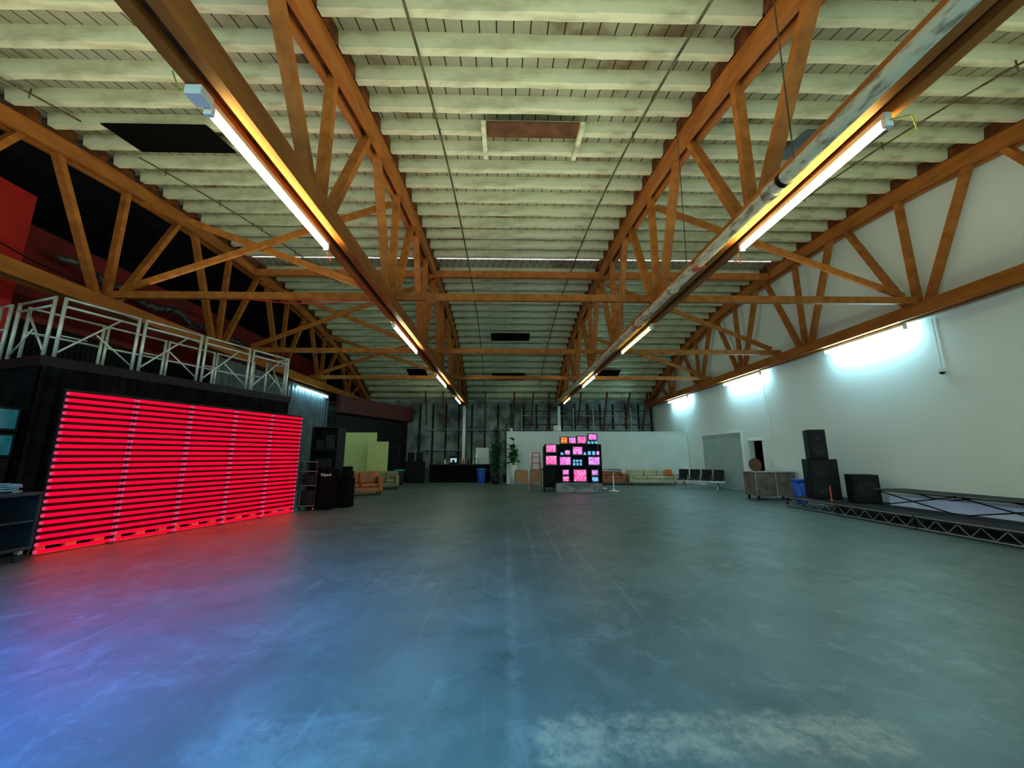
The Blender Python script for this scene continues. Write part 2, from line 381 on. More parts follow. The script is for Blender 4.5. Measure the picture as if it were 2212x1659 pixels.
for yn in N0:
    for dy in(-1.6,0,1.6):
        yt=yn+dy
        if yt<Y0+.3 or yt>Y1-1: continue
        zt=TZ(yt)-.15
        webs.append(MB().beam((0,yn+dy*.12,5.2),(0,yt,zt),.115,.18 if dy else .16,up=(1,0,0)).mesh('web_member','wood'))
jy=[]; y=-.9
while y<27.2:
    jy.append(y); y+=JP
blk=MB()
for a,b in zip(jy[:-1],jy[1:]):
    c=(a+b)/2
    mx=Matrix.Translation((0,c,TZ(c)))@Matrix.Rotation(math.atan(SL(c)),4,'X')
    blk.box(-.24,.24,-.23,.23,.0,.23,mx)
q=arc(.0,.04,-.1,.1,-1,27); blk.add(q.v,q.f)
mBlk=blk.mesh('blocking','wood_dark')
lab=["orange-brown timber bowstring truss along the red mezzanine side","orange-brown timber bowstring truss carrying fluorescent lights","orange-brown timber bowstring truss with a painted pipe beside it","orange-brown timber bowstring truss against the white wall"]
for i,tx in enumerate(TX):
    t=E('roof_truss',lab[i],'truss',(tx,0,0),0,'timber roof trusses')
    tc_=link(mTop1,'top_chord',t); link(mTop2,'chord_plank',tc_); link(mTop3,'chord_cap',tc_); link(mTop4,'chord_core',tc_)
    bc=link(mB1,'bottom_chord',t); link(mB2,'chord_plank',bc); link(mB3,'chord_core',bc)
    for wm in webs: link(wm,'web_member',t)
    link(mBlk,'blocking',t)
def gap(y): return abs(y-13.47)<.2
bays=[(TX[i],TX[i+1]) for i in range(3)]
def joistmesh(seed):
    rnd=random.Random(seed); mb=MB(); n=24; vs=[]; fs=[]
    for i in range(n+1):
        x=-3.10+6.2*i/n; dz=rnd.uniform(-.004,.014); h=.076+rnd.uniform(-.005,.005)
        vs+=[(x,-h,dz),(x,h,dz+rnd.uniform(-.003,.003)),(x,h,JD-.01),(x,-h,JD-.01)]
    for i in range(n):
        a=4*i;b=a+4
        for j in range(4): fs.append((a+j,a+(j+1)%4,b+(j+1)%4,b+j))
    fs+=[(0,3,2,1),(4*n,4*n+1,4*n+2,4*n+3)]
    return mb.add(vs,fs).mesh('ceiling_joist','joist')
jms=[joistmesh(s) for s in range(4)]
k=0
for bi,(a,b) in enumerate(bays):
    cx=(a+b)/2
    for y in jy:
        if gap(y): continue
        k+=1
        o=link(jms[(k*7)%4],'ceiling_joist',None,(cx,y,TZ(y)+.006),(math.atan(SL(y)),0,0))
        T(o,'cream-painted timber roof joist spanning between trusses','joist','painted roof joists')
o=P(MB().box(-9.5,10.25,13.78,13.92,TZ(13.8)-.36,TZ(13.8)-.10),'ridge_beam','wood'); T(o,'brown timber beam under the bright ridge skylight','beam')
for y in(9.0,14.0,19.0):
    o=P(MB().box(-9.75,10.5,y-.05,y+.05,5.345,5.52),'tie_beam','wood'); T(o,'long orange-brown timber tie across the trusses','beam','timber cross ties')
for y in(9.12,14.12,19.12):
    for (p,q) in (((-9.5,y,5.6),(-3.0,y,TZ(y)-.45)),((-9.5,y+.12,TZ(y)-.45),(-3.0,y+.12,5.6)),((4.0,y,TZ(y)-.45),(10.25,y,5.6))):
        o=P(MB().beam(p,q,.07,.16),'cross_brace','wood'); T(o,'diagonal orange-brown timber brace between trusses','brace','timber cross braces')
def panel(xa,xb,ya,yb,m,label,name='ceiling_panel',off=-.008):
    y=(ya+yb)/2
    o=P(MB().box(-(xb-xa)/2,(xb-xa)/2,-(yb-ya)/2,(yb-ya)/2,-.025,0),name,m,None,((xa+xb)/2,y,TZ(y)+off),(math.atan(SL(y)),0,0)); T(o,label,'panel'); return o
HY=6.95
hp=E('roof_hatch','brown-lined roof hatch between white trimmers','hatch',(.55,HY,TZ(HY)-.006))
hp.rotation_euler=(math.atan(SL(HY)),0,0)
P(MB().box(-.94,.94,-.34,.12,-.03,-.005),'hatch_panel','brown',hp)
P(MB().box(-1.04,-.95,-.36,.72,-.14,-.005),'trimmer','joist',hp); P(MB().box(.95,1.04,-.36,.72,-.14,-.005),'trimmer','joist',hp)
panel(-8.2,-6.1,6.85,7.75,'dark','black covered skylight panel under the joists')
panel(6.2,7.9,6.7,7.7,'corr','dark grey skylight panel under the joists')
panel(-.75,1.35,19.9,20.7,'dark','black covered skylight panel under the joists')
panel(-.8,1.3,24.2,25.0,'dark','black covered skylight panel under the joists')
panel(-6.2,-5,23.8,24.6,'dark','black covered skylight panel under the joists')
panel(6.0,7.4,23.8,24.6,'dark','black covered skylight panel under the joists')
def conduit(xa,xb,ya,yb,r=.022,drops=True,label='thin brown conduit clipped under the joists'):
    mb=MB(); n=26; pts=[]
    for i in range(n+1):
        t=i/n; y=ya+(yb-ya)*t; pts.append((xa+(xb-xa)*t,y,TZ(y)-.10))
    mb.path(pts,r,n=8)
    if drops:
        for i in range(2,n,5):
            p=pts[i]; mb.cyl((p[0],p[1],p[2]+.10),(p[0],p[1],p[2]-.09),.012,n=6)
    o=P(mb,'sprinkler_pipe','conduit',smooth=True); T(o,label,'pipe','ceiling pipes')
conduit(-1.35,-1.35,0,25.5); conduit(2.75,2.35,0,25.5); conduit(-9.0,-8.4,2,6.7,.018); conduit(-8.35,-6.8,7.85,15,.018); conduit(8.2,8.05,2,13,.018)
for (x,y,z0,z1) in((3.39,3.9,5.05,TZ(3.9)),(3.39,6.6,5.05,TZ(6.6)),(3.39,10.5,5.05,TZ(10.5))):
    o=P(MB().cyl((x,y,z0-.05),(x+.05,y,z1-.02),.009,n=6),'hanger_rod','conduit'); T(o,'thin steel rod suspending the painted pipe','rod','pipe hanger rods')
pp=E('heating_pipe','thick flaking cream-painted pipe beside the truss','pipe',(3.42,0,4.93))
mb=MB(); mb.cyl((0,Y0,0),(0,27.5,0),.085,n=20); P(mb,'pipe_run','pipe',pp,smooth=True)
for y in(4.35,7.3,10.6,13.9,17.5,21):
    P(MB().cyl((0,y-.07,0),(0,y+.07,0),.105,n=20),'pipe_coupling','pipe',pp,smooth=True)
P(MB().cyl((0,4.1,0),(0,4.16,0),.095,n=20),'clamp','black',pp)
for yy in(6.2,9.4):
    mb=MB()
    for i in range(5): mb.cyl((-.1,yy+i*.035,.05),(.11,yy+i*.04+.02,-.06),.008,n=6); mb.cyl((-.1,yy+i*.035,.05),(-.05,yy+i*.035,-.1),.008,n=6); mb.cyl((-.05,yy+i*.035,-.1),(.11,yy+i*.04+.02,-.06),.008,n=6)
    P(mb,'wire_wrap','redwire',pp)
mb=MB(); pts=[(-6.5+i*.25,8.935,5.36-.14*math.sin(math.pi*i/13)-.0) for i in range(14)]; mb.path(pts,.012,n=6)
o=P(mb,'sagging_cable','redwire'); T(o,'thin red cable sagging below the timber tie','cable')

# ------------------------------------------------------------ fluorescent lights
def fixture(x,y0,y1,z,m,label,r=.032):
    L=y1-y0
    e=E('fluorescent_light',label,'ceiling light',(x,y0,z),0,'fluorescent strip lights')
    P(MB().box(-.04,.04,0,L,.05,.118),'housing','housing',e,bevel=.01)
    P(MB().cyl((0,.04,0),(0,L-.04,0),r,n=14),'tube',m,e,smooth=True)
    for yy in(0,L-.05): P(MB().box(-.04,.04,yy,yy+.05,-.045,.05),'end_cap','white',e,bevel=.006)
    return e
Ys=[(3.25,5.82),(9.6,12.3),(16.0,18.7),(22.3,24.9)]
for i,(a,b) in enumerate(Ys):
    e=fixture(-2.90,a,b,4.90,'tube_warm' if i==0 else 'tube_far','white fluorescent strip glowing under the timber truss')
    if i==0:
        P(MB().box(-.09,.07,-.18,-.02,.0,.1),'junction_box','white',e,bevel=.01)
        P(MB().path([(-.03,-.1,.05),(-.12,-.2,.03),(-.10,-.3,.10)],.008,n=6),'wire','wire',e)
        P(MB().path([(0,2.5,.02),(.02,2.55,-.1),(.06,2.6,-.2),(.04,2.65,-.1)],.005,n=6),'wire','redwire',e)
    e=fixture(3.86,a,b-.1,4.90,'tube_green' if i in(1,3) else ('tube_warm' if i==0 else 'tube_far'),'yellowish fluorescent strip glowing under the timber truss' if i in(1,3) else 'white fluorescent strip glowing under the timber truss')
    if i==0:
        P(MB().path([(0,0,.02),(.12,-.1,-.02),(.2,-.05,-.14),(.1,-.02,-.2)],.007,n=6),'wire','wire',e)
        P(MB().path([(0,2.45,.02),(-.05,2.5,-.1),(.03,2.55,-.2),(-.08,2.58,-.12)],.006,n=6),'wire','redwire',e)
for a,b in((9.4,12.0),(15.2,17.9),(21.6,24.2)):
    fixture(10.46,a,b,4.88,'tube_cool','cool white fluorescent strip along the white wall',.036)
fixture(-9.4,17.2,20.4,4.62,'tube_annex','cool white fluorescent strip above the corrugated wall',.04)

# ------------------------------------------------------------ LED wall + platform
ang=math.atan2(.948,.318)
O=Vector((-7.62,6.72,0))
R=Matrix.Translation(O)@Matrix.Rotation(ang,4,'Z')
def W(x,y,z=0): return R@Vector((x,y,z))
frm=MB(); frm.box(.0,.03,-.03,.02,.02,2.72); frm.box(.97,1.0,-.03,.02,.02,2.72); frm.box(.03,.97,-.01,.02,.16,2.72)
frm.box(.0,1.0,.02,.05,2.66,2.74)
mF=frm.mesh('panel_frame','black')
mTube=MB().cyl((.012,0,0),(.99,0,0),.028,n=8).mesh('led_tube','led',True)
pal=MB()
for xx in(.04,.42,.80): pal.box(xx,xx+.14,.04,.16,.018,.122)
pal.box(.03,.96,.04,.16,0,.018); pal.box(.03,.96,.04,.16,.122,.14)
mPal=pal.mesh('wooden_pallet','pallet')
for i in range(5):
    e=E('light_panel','black frame holding rows of glowing red tubes','light panel',W(i*1.005,0),ang,'wall of red tube light panels')
    link(mF,'panel_frame',e)
    for j in range(24):
        link(mTube,'led_tube',e,(0,-.06,.06+j*.1125))
    o=link(mPal,'wooden_pallet',None,W(i*1.005,.0),(0,0,ang)); T(o,'rough pale timber pallet under the red light panels','pallet','pallets under the light wall')
def drape(p,q,z0,z1,amp=.04,per=.16):
    p=Vector(p);q=Vector(q);d=q-p;L=d.length;d.normalize();nrm=Vector((d.y,-d.x,0));n=int(L/per*4);vs=[];fs=[]
    for i in range(n+1):
        a=amp*math.sin(i*math.pi/2+.3*math.sin(i*.7)); c=p+d*(L*i/n)+nrm*a
        vs+=[(c.x,c.y,z0),(c.x,c.y,z1)]
    fs=[(2*i,2*i+2,2*i+3,2*i+1) for i in range(n)]
    return vs,fs
PL=4.85; PD=2.3
pl=E('draped_platform','raised platform skirted in black drapes behind the red lights','platform',O,ang)
P(MB().box(-.25,PL+.03,.3,PD,3.12,3.3),'deck','black',pl)
P(MB().box(-.1,PL-.1,.45,PD-.2,.0,3.11),'core','dark',pl)
for (p,q) in(((-.2,.33,0),(PL,.33,0)),((-.2,PD,0),(-.2,.33,0)),((PL,.33,0),(PL,PD,0))):
    mb=MB(); mb.add(*drape(p,q,.01,3.14)); P(mb,'drape','blackcloth',pl,smooth=True)
def scaff(L,full=True,H=1.14):
    posts=[MB().cyl((x,0,0),(x,0,H),.029,n=10).mesh('post','alu',True) for x in(.03,L-.03)]
    rails=[MB().cyl((0.03,0,z),(L-.03,0,z),.024,n=10).mesh('rail','alu',True) for z in((H-.02,H-.17) if full else (H-.02,H-.5))]
    br=[MB().cyl((.05,0,.10),(L*.72,0,H-.17),.019,n=8).mesh('brace','alu',True),MB().cyl((L-.05,0,.10),(L*.45,0,H*.5),.016,n=8).mesh('brace','alu',True)] if full else []
    if full: br.append(MB().cyl((.05,0,.42),(L*.35,0,.42),.014,n=8).mesh('brace','alu',True))
    return posts,rails,br
def putscaff(pos,rz,ms):
    e=E('scaffold_guardrail','silver aluminium scaffold guardrail frame on the draped platform','scaffold',pos,rz,'aluminium guardrails on the platform')
    for m in ms[0]: link(m,'post',e)
    for m in ms[1]: link(m,'rail',e)
    for m in ms[2]: link(m,'brace',e)
ms=scaff(1.18); ms2=scaff(1.18,False); ms3=scaff(.8)
for i in range(4):
    putscaff(W(-.08+i*1.235,.42,3.3),ang,ms)
    putscaff(W(-.0+i*1.2,1.75,3.3),ang,ms2)
putscaff(W(-.14,.5,3.3),ang+math.pi/2,ms)
putscaff(W(-.16,1.85,3.3),ang+math.pi/2,scaff(.42,False))
putscaff(W(4.83,.55,3.3),ang+math.pi/2,ms3)

mb=MB(); pts=[]
for i in range(38):
    y=9.3+i*.42; pts.append(Vector((-11.45+.1*math.sin(i*.9),y,6.55+.12*math.sin(i*1.7)-.02*i)))
for i,(a,b) in enumerate(zip(pts[:-1],pts[1:])): mb.cyl(a,b,.08+.03*(i%3),.08+.03*((i+1)%2),n=10)
o=P(mb,'flexible_duct','foil'); T(o,'crumpled silver foil duct along the red upper wall','duct')
mb=MB(); pts=[(-10.4,3+i*1.0,6.0+.25*math.sin(i*.8)) for i in range(22)]; mb.path(pts,.015,n=6)
o=P(mb,'hanging_cable','black'); T(o,'black cable draped along the mezzanine','cable')

# ------------------------------------------------------------ cart & monitors
c=E('equipment_cart','dark blue wheeled cart with open shelves','cart',(-7.62,5.85,0))
mb=MB(); mb.box(-.3,.3,-.62,.62,.17,.22); mb.box(-.3,.3,-.62,.62,.98,1.03); mb.box(-.3,.3,-.62,-.58,.22,.98); mb.box(-.3,.3,.58,.62,.22,.98); mb.box(-.3,-.26,-.58,.58,.22,.98)
P(mb,'body','bluecart',c,bevel=.006)
P(MB().box(-.26,.29,-.58,.58,.58,.61),'shelf','bluecart',c)
for x in(-.22,.22):
    for y in(-.52,.52):
        w_=P(MB().cyl((x-.02,y,.065),(x+.02,y,.065),.065,n=16),'caster','darkgrey',c); P(MB().box(x-.03,x+.03,y-.03,y+.03,.11,.17),'bracket','chrome',w_)
mb=MB(); pts=[]
for i in range(60):
    t=i*.42; r=.15+.02*math.sin(i); pts.append((r*1.2*math.cos(t),.25+r*math.sin(t)*1.2,1.045+.0022*i))
mb.path(pts,.012,n=6); o=P(mb,'coiled_cable','bluecable',loc=(-7.6,5.9,0)); T(o,'coiled pale blue cable lying on the cart','cable')
st=E('monitor_stack','stack of black monitors with teal lit fronts','monitor',(-8.35,6.3,0))
mb=MB(); mb.box(-.28,.28,-.25,.25,0,1.55); P(mb,'stand','black',st,bevel=.01)
for i in range(2):
    m_=P(MB().box(-.3,.3,-.25,.25,1.56+i*.42,1.95+i*.42),'monitor_case','black',st,bevel=.01)
    P(MB().box(.301,.31,-.2,.2,1.6+i*.42,1.91+i*.42),'screen','teal',m_); P(MB().box(-.26,.26,-.262,-.251,1.6+i*.42,1.91+i*.42),'screen','teal',m_)

# ------------------------------------------------------------ racks by the light wall
SX,SY=-5.78,12.9
r=E('shelving_unit','tall black open shelving unit stacked with gear','shelf',(SX,SY,0))
mb=MB(); mb.box(-.42,-.39,-.3,.3,0,2.5); mb.box(.39,.42,-.3,.3,0,2.5); mb.box(-.39,.39,.27,.3,0,2.5); P(mb,'frame','black',r)
for z in(.1,.62,1.2,1.75,2.47): P(MB().box(-.39,.39,-.3,.27,z,z+.03),'shelf','darkgrey',r)
for (x,z,w_,h) in((-.3,.14,.5,.35),(-.3,.66,.3,.4),(.05,.66,.28,.3),(-.3,1.24,.55,.25),(-.3,1.79,.25,.3),(0,1.79,.3,.45)):
    o=P(MB().box(x,x+w_,-.22,.2,z,z+h),'equipment_box','darkgrey',None,(SX,SY,0),bevel=.01); T(o,'dark grey equipment box on the black shelves','box','boxes on the black shelves')
CX,CY=-5.80,12.0
a=E('steel_cart','black metal cart with pale edged shelves','cart',(CX,CY,0))
mb=MB()
for x in(-.24,.24):
    for y in(-.2,.2): mb.box(x-.015,x+.015,y-.015,y+.015,.1,1.4)
mb.box(-.24,.24,-.2,-.19,.12,.14)
P(mb,'post','darkgrey',a)
for z in(.12,.7,1.1,1.38):
    s=P(MB().box(-.26,.26,-.22,.22,z,z+.03),'shelf','black',a); P(MB().box(-.26,.26,-.228,-.221,z+.018,z+.03),'shelf_edge','edge',s)
for (x,z,w_,h) in((-.2,.74,.38,.3),(-.2,.16,.38,.42)):
    o=P(MB().box(x,x+w_,-.17,.17,z,z+h),'equipment_box','black',None,(CX,CY,0),bevel=.01); T(o,'black equipment case on the metal cart','box')
for x in(-.22,.2): P(MB().cyl((x,-.15,.05),(x+.03,-.15,.05),.05,n=14),'caster','chrome',a)
o=E('loudspeaker','black loudspeaker cabinet with a maker badge','speaker',(-5.31,12.1,0))
P(MB().box(-.2,.2,-.22,.22,0.05,1.2),'cabinet','dark',o,bevel=.012); P(MB().box(-.17,.17,-.235,-.221,.08,.88),'grille','dark',o)
text('Klipsch','lettering',.11,o,(0,-.226,1.02),(math.radians(90),0,0))
for x in(-.15,.15): P(MB().cyl((x-.02,0,.025),(x+.02,0,.025),.025,n=10),'foot','darkgrey',o)
j=MB(); j.box(-.17,.17,-.16,.16,0,.22); j.box(-.13,.15,-.13,.13,.22,.34)
o=P(j,'equipment_bag','blackcloth',loc=(-5.0,12.65,.902),bevel=.05); T(o,'black cloth bag slumped on a dark crate','bag')
o=P(MB().box(-.19,.19,-.22,.22,0,.9),'crate','dark',loc=(-5.0,12.65,0),bevel=.02); T(o,'tall black crate beside the loudspeaker','crate')

# ------------------------------------------------------------ furniture helpers
def sofa(label,loc,rz,w_,m,seats=3,h=.82,leg='black',dep=.85):
    e=E('sofa',label,'sofa',loc,rz)
    P(MB().box(-w_/2+.02,w_/2-.02,-dep/2+.03,dep/2,.12,.32),'base',m,e,bevel=.03)
    P(MB().box(-w_/2+.05,w_/2-.05,dep/2-.22,dep/2,.30,h),'backrest',m,e,bevel=.06)
    for s in(-1,1): P(MB().box(s*w_/2-(.2 if s>0 else 0),s*w_/2+(0 if s>0 else .2),-dep/2,dep/2,.12,h-.2),'armrest',m,e,bevel=.06)
    cw=(w_-.42)/seats
    for i in range(seats):
        x=-w_/2+.21+i*cw
        P(MB().box(x+.01,x+cw-.01,-dep/2,dep/2-.24,.325,.46),'seat_cushion',m,e,bevel=.045)
        P(MB().box(x+.01,x+cw-.01,dep/2-.36,dep/2-.2,.46,h-.05),'back_cushion',m,e,bevel=.05)
    for x in(-w_/2+.1,w_/2-.1):
        for y in(-dep/2+.1,dep/2-.1): P(MB().cyl((x,y,0),(x,y,.13),.025,n=10),'leg',leg,e)
    return e
sofa('tan brown leather sofa near the pale yellow boards',(-5.95,16.3,0),math.radians(28),1.8,'tan',2,h=.92)
sofa('olive green fabric sofa near the pale yellow boards',(-5.75,19.2,0),math.radians(15),1.3,'olive',2)
sofa('long beige fabric sofa against the white partition',(8.1,21.7,0),0,2.6,'beige',3)
sofa('tan leather sofa against the white partition',(6.0,21.95,0),0,1.35,'tan',2)
o=P(MB().box(-.2,.2,-.06,.06,0,.36),'throw_cushion','orange',loc=(9.0,21.42,.47),rot=(math.radians(-12),0,.2),bevel=.05); T(o,'bright orange cushion on the beige sofa','cushion')
for (xa,xb,y,h) in((-8.6,-6.65,20.35,2.75),(-7.0,-5.95,20.1,2.28)):
    e=E('partition_board','pale yellow-green freestanding board','board',((xa+xb)/2,y,0),0,'pale yellow boards')
    hw=(xb-xa)/2
    P(MB().box(-hw,hw,-.02,.02,.06,h),'board','yellow',e)
    for s in(-1,1): P(MB().box(s*(hw-.2)-.03,s*(hw-.2)+.03,-.12,.12,0,.06),'foot','black',e)
def cabinet(loc,w_,d_,h,label,rz=0,m='black'):
    e=E('cabinet',label,'cabinet',loc,rz)
    P(MB().box(-w_/2,w_/2,-d_/2,d_/2,.05,h),'body',m,e,bevel=.008)
    P(MB().box(-w_/2+.04,w_/2-.04,-d_/2+.04,d_/2-.04,0,.05),'plinth','dark',e)
    for s in(-1,1):
        dd=P(MB().box(min(0,s*(w_/2-.01))+.005,max(0,s*(w_/2-.01))-.005,-d_/2-.02,-d_/2-.001,.08,h-.03),'door',m,e)
        P(MB().box(s*.05-.01,s*.05+.01,-d_/2-.045,-d_/2-.02,h*.5-.08,h*.5+.08),'handle','chrome',dd)
cabinet((-6.9,22.9,0),1.5,.5,2.3,'tall black double-door cabinet by the dark wall')
cabinet((-5.3,23.4,0),1.1,.5,1.25,'low black double-door cabinet by the kitchen counter')
for x in(-5.55,-5.05):
    e=E('small_speaker','small black speaker box on a black cabinet','speaker',(x,23.4,1.255),0,'speakers on the low cabinet')
    P(MB().box(-.17,.17,-.15,.15,0,.5),'cabinet','black',e,bevel=.01); P(MB().cyl((0,-.15,.18),(0,-.165,.18),.11,n=16),'woofer','grille',e); P(MB().cyl((0,-.15,.39),(0,-.165,.39),.05,n=12),'tweeter','grille',e)
e=E('counter','black-skirted kitchen counter with a grey worktop','counter',(-2.65,23.9,0))
P(MB().box(-1.85,1.85,-.32,.32,1.0,1.05),'worktop','darkgrey',e)
mb=MB(); mb.add(*drape((-1.82,-.29,0),(1.82,-.29,0),.01,1.0,.02,.2)); P(mb,'skirt','blackcloth',e,smooth=True); P(MB().box(-1.8,1.8,-.24,.28,.0,1.0),'body','black',e)
e=E('refrigerator','white upright refrigerator behind the counter','refrigerator',(-1.4,25.2,0))
P(MB().box(-.42,.42,-.35,.35,.04,2.05),'body','white',e,bevel=.02)
dd=P(MB().box(-.415,.415,-.4,-.355,.08,1.35),'door','white',e,bevel=.01); P(MB().box(-.38,-.35,-.44,-.4,.9,1.25),'handle','chrome',dd)
dd=P(MB().box(-.415,.415,-.4,-.355,1.38,2.03),'door','white',e,bevel=.01); P(MB().box(-.38,-.35,-.44,-.4,1.42,1.65),'handle','chrome',dd)
P(MB().box(-.38,.38,-.3,.3,0,.04),'foot','black',e)
e=E('coffee_machine','black and steel coffee machine on the counter','coffee machine',(-3.1,23.9,1.052))
P(MB().box(-.2,.2,-.2,.2,0,.1),'base','black',e,bevel=.01); P(MB().box(-.2,.2,0,.2,.1,.5),'column','chrome',e,bevel=.01); P(MB().box(-.2,.2,-.2,0,.36,.5),'brew_head','black',e,bevel=.01); P(MB().lathe([(.05,0),(.07,.08),(.05,.16)],n=12),'jug','darkgrey',e,(0,-.09,.1))
for i,(x,hh,mm) in enumerate(((-4.2,.3,'card'),(-3.9,.26,'leaf'),(-3.6,.34,'white'),(-2.5,.28,'redpaint'),(-2.2,.32,'darkgrey'),(-1.9,.25,'beige'),(-1.6,.3,'alu'))):
    e=E('bottle','small kitchen bottle standing on the counter','bottle',(x,23.85+.05*(i%2),1.052),0,'bottles on the counter')
    P(MB().lathe([(.05,0),(.055,.02),(.055,hh*.6),(.02,hh*.8),(.02,hh)],n=12),'body',mm,e,smooth=True); P(MB().cyl((0,0,hh),(0,0,hh+.025),.024,n=10),'cap','black',e)
e=E('wall_shelf','long grey shelf fixed to the back wall','shelf',(-4.4,27.35,1.9)); P(MB().box(-1.3,1.3,-.18,.18,0,.04),'board','backwall',e)
for x in(-1,1): P(MB().beam((x,.18,-.25),(x,-.12,0),.03,.03),'bracket','black',e)
def bin_(loc,m,r1,r2,h,label,rim=None):
    e=E('waste_bin',label,'bin',loc)
    P(MB().lathe([(r1,0),(r1+.01,.02),(r2,h),(r2-.02,h),(r1-.01,.04)],n=20),'body',m,e,smooth=True)
    P(MB().lathe([(r2-.01,h-.05),(r2+.03,h-.04),(r2+.03,h+.02),(r2-.02,h+.02)],n=20),'rim',rim or m,e)
bin_((-1.35,23.15,0),'blue',.2,.27,.8,'blue round waste bin beside the counter','bluetrim')
bin_((-5.75,21.6,0),'darkgrey',.22,.28,.8,'dark bin with a blue bag rim','bluetrim')
bin_((9.95,13.2,0),'blue',.16,.22,.78,'bright blue round bin beside the speakers')

# ------------------------------------------------------------ plants
def blade(mb,p,az,el,L,wd,droop=.6,n=5):
    p=Vector(p); side=Vector((-math.sin(az),math.cos(az),0))
    vs=[];c=p.copy()
    for i in range(n+1):
        t=i/n; ww=wd*math.sin(math.pi*min(1,t*.9+.08))**.8
        vs+=[c-side*ww/2,c+side*ww/2]
        e_=el-droop*t*1.6; d=Vector((math.cos(az)*math.cos(e_),math.sin(az)*math.cos(e_),math.sin(e_))); c=c+d*(L/n)
    mb.add(vs,[(2*i,2*i+1,2*i+3,2*i+2) for i in range(n)])
def plant(label,loc,potr,poth,potm,zt,nl,L,wd,spread,stems=5,name='potted_plant'):
    e=E(name,label,'plant',loc)
    P(MB().lathe([(potr*.75,0),(potr,poth),(potr*.88,poth),(potr*.8,poth-.04)],n=18),'pot',potm,e,smooth=True)
    P(MB().cyl((0,0,poth-.05),(0,0,poth-.035),potr*.85,n=18),'soil','soil',e)
    sm=MB();lm=MB()
    for s in range(stems):
        az=random.uniform(0,6.28); top=Vector((spread*math.cos(az)*random.uniform(.1,.6),spread*math.sin(az)*random.uniform(.1,.6),random.uniform(poth+.6*(zt-poth),zt)))
        sm.cyl((.02*math.cos(az),.02*math.sin(az),poth-.04),top,.015,n=6)
        for k in range(nl//stems):
            t=random.uniform(.1,1); p=Vector((.02*math.cos(az),.02*math.sin(az),poth)).lerp(top,t)
            blade(lm,p,random.uniform(0,6.28),random.uniform(.1,1.1),L*random.uniform(.7,1.2),wd)
    P(sm,'stem','stem',e); P(lm,'foliage','leaf',e)
plant('broad-leaved plant in a tall white planter',(.50,21.7,0),.2,1.05,'white',2.5,56,.48,.28,.3)
plant('tall bushy green plant beside the partition',(-.52,22.2,0),.24,.4,'darkgrey',2.9,320,.44,.12,.5,11)
plant('slender plant on top of the partition',(.4,22.69,2.965),.09,.18,'white',1.35,70,.32,.09,.2,5)
plant('leafy green plant in a dark pot by the counter',(.1,23.9,0),.2,.5,'darkgrey',3.5,150,.30,.12,.22,6)
e=E('pedestal_fan','black standing fan beside the plants','fan',(-.53,23.5,0))
P(MB().cyl((0,0,0),(0,0,.04),.2,n=20),'base','black',e); P(MB().cyl((0,0,.04),(0,0,2.95),.02,n=10),'pole','black',e)
mb=MB()
for k in range(16):
    t=k*math.pi/8; mb.cyl((0,-.12,3.0),(.24*math.cos(t),-.06,3.0+.24*math.sin(t)),.005,n=5); t2=t+math.pi/8; mb.cyl((.24*math.cos(t),-.06,3.0+.24*math.sin(t)),(.24*math.cos(t2),-.06,3.0+.24*math.sin(t2)),.008,n=5)
P(mb,'cage','black',e); P(MB().cyl((0,-.04,3.0),(0,.1,3.0),.07,n=14),'motor','black',e)
bl=MB(); bl.cyl((0,-.08,3.0),(0,-.05,3.0),.05,n=10)
for k in range(4):
    t=k*math.pi/2; bl.box(.03,.2,-.005,.005,-.05,.05,Matrix.Translation((0,-.07,3.0))@Matrix.Rotation(t,4,'Y')@Matrix.Rotation(.4,4,'X'))
P(bl,'blade','darkgrey',e)

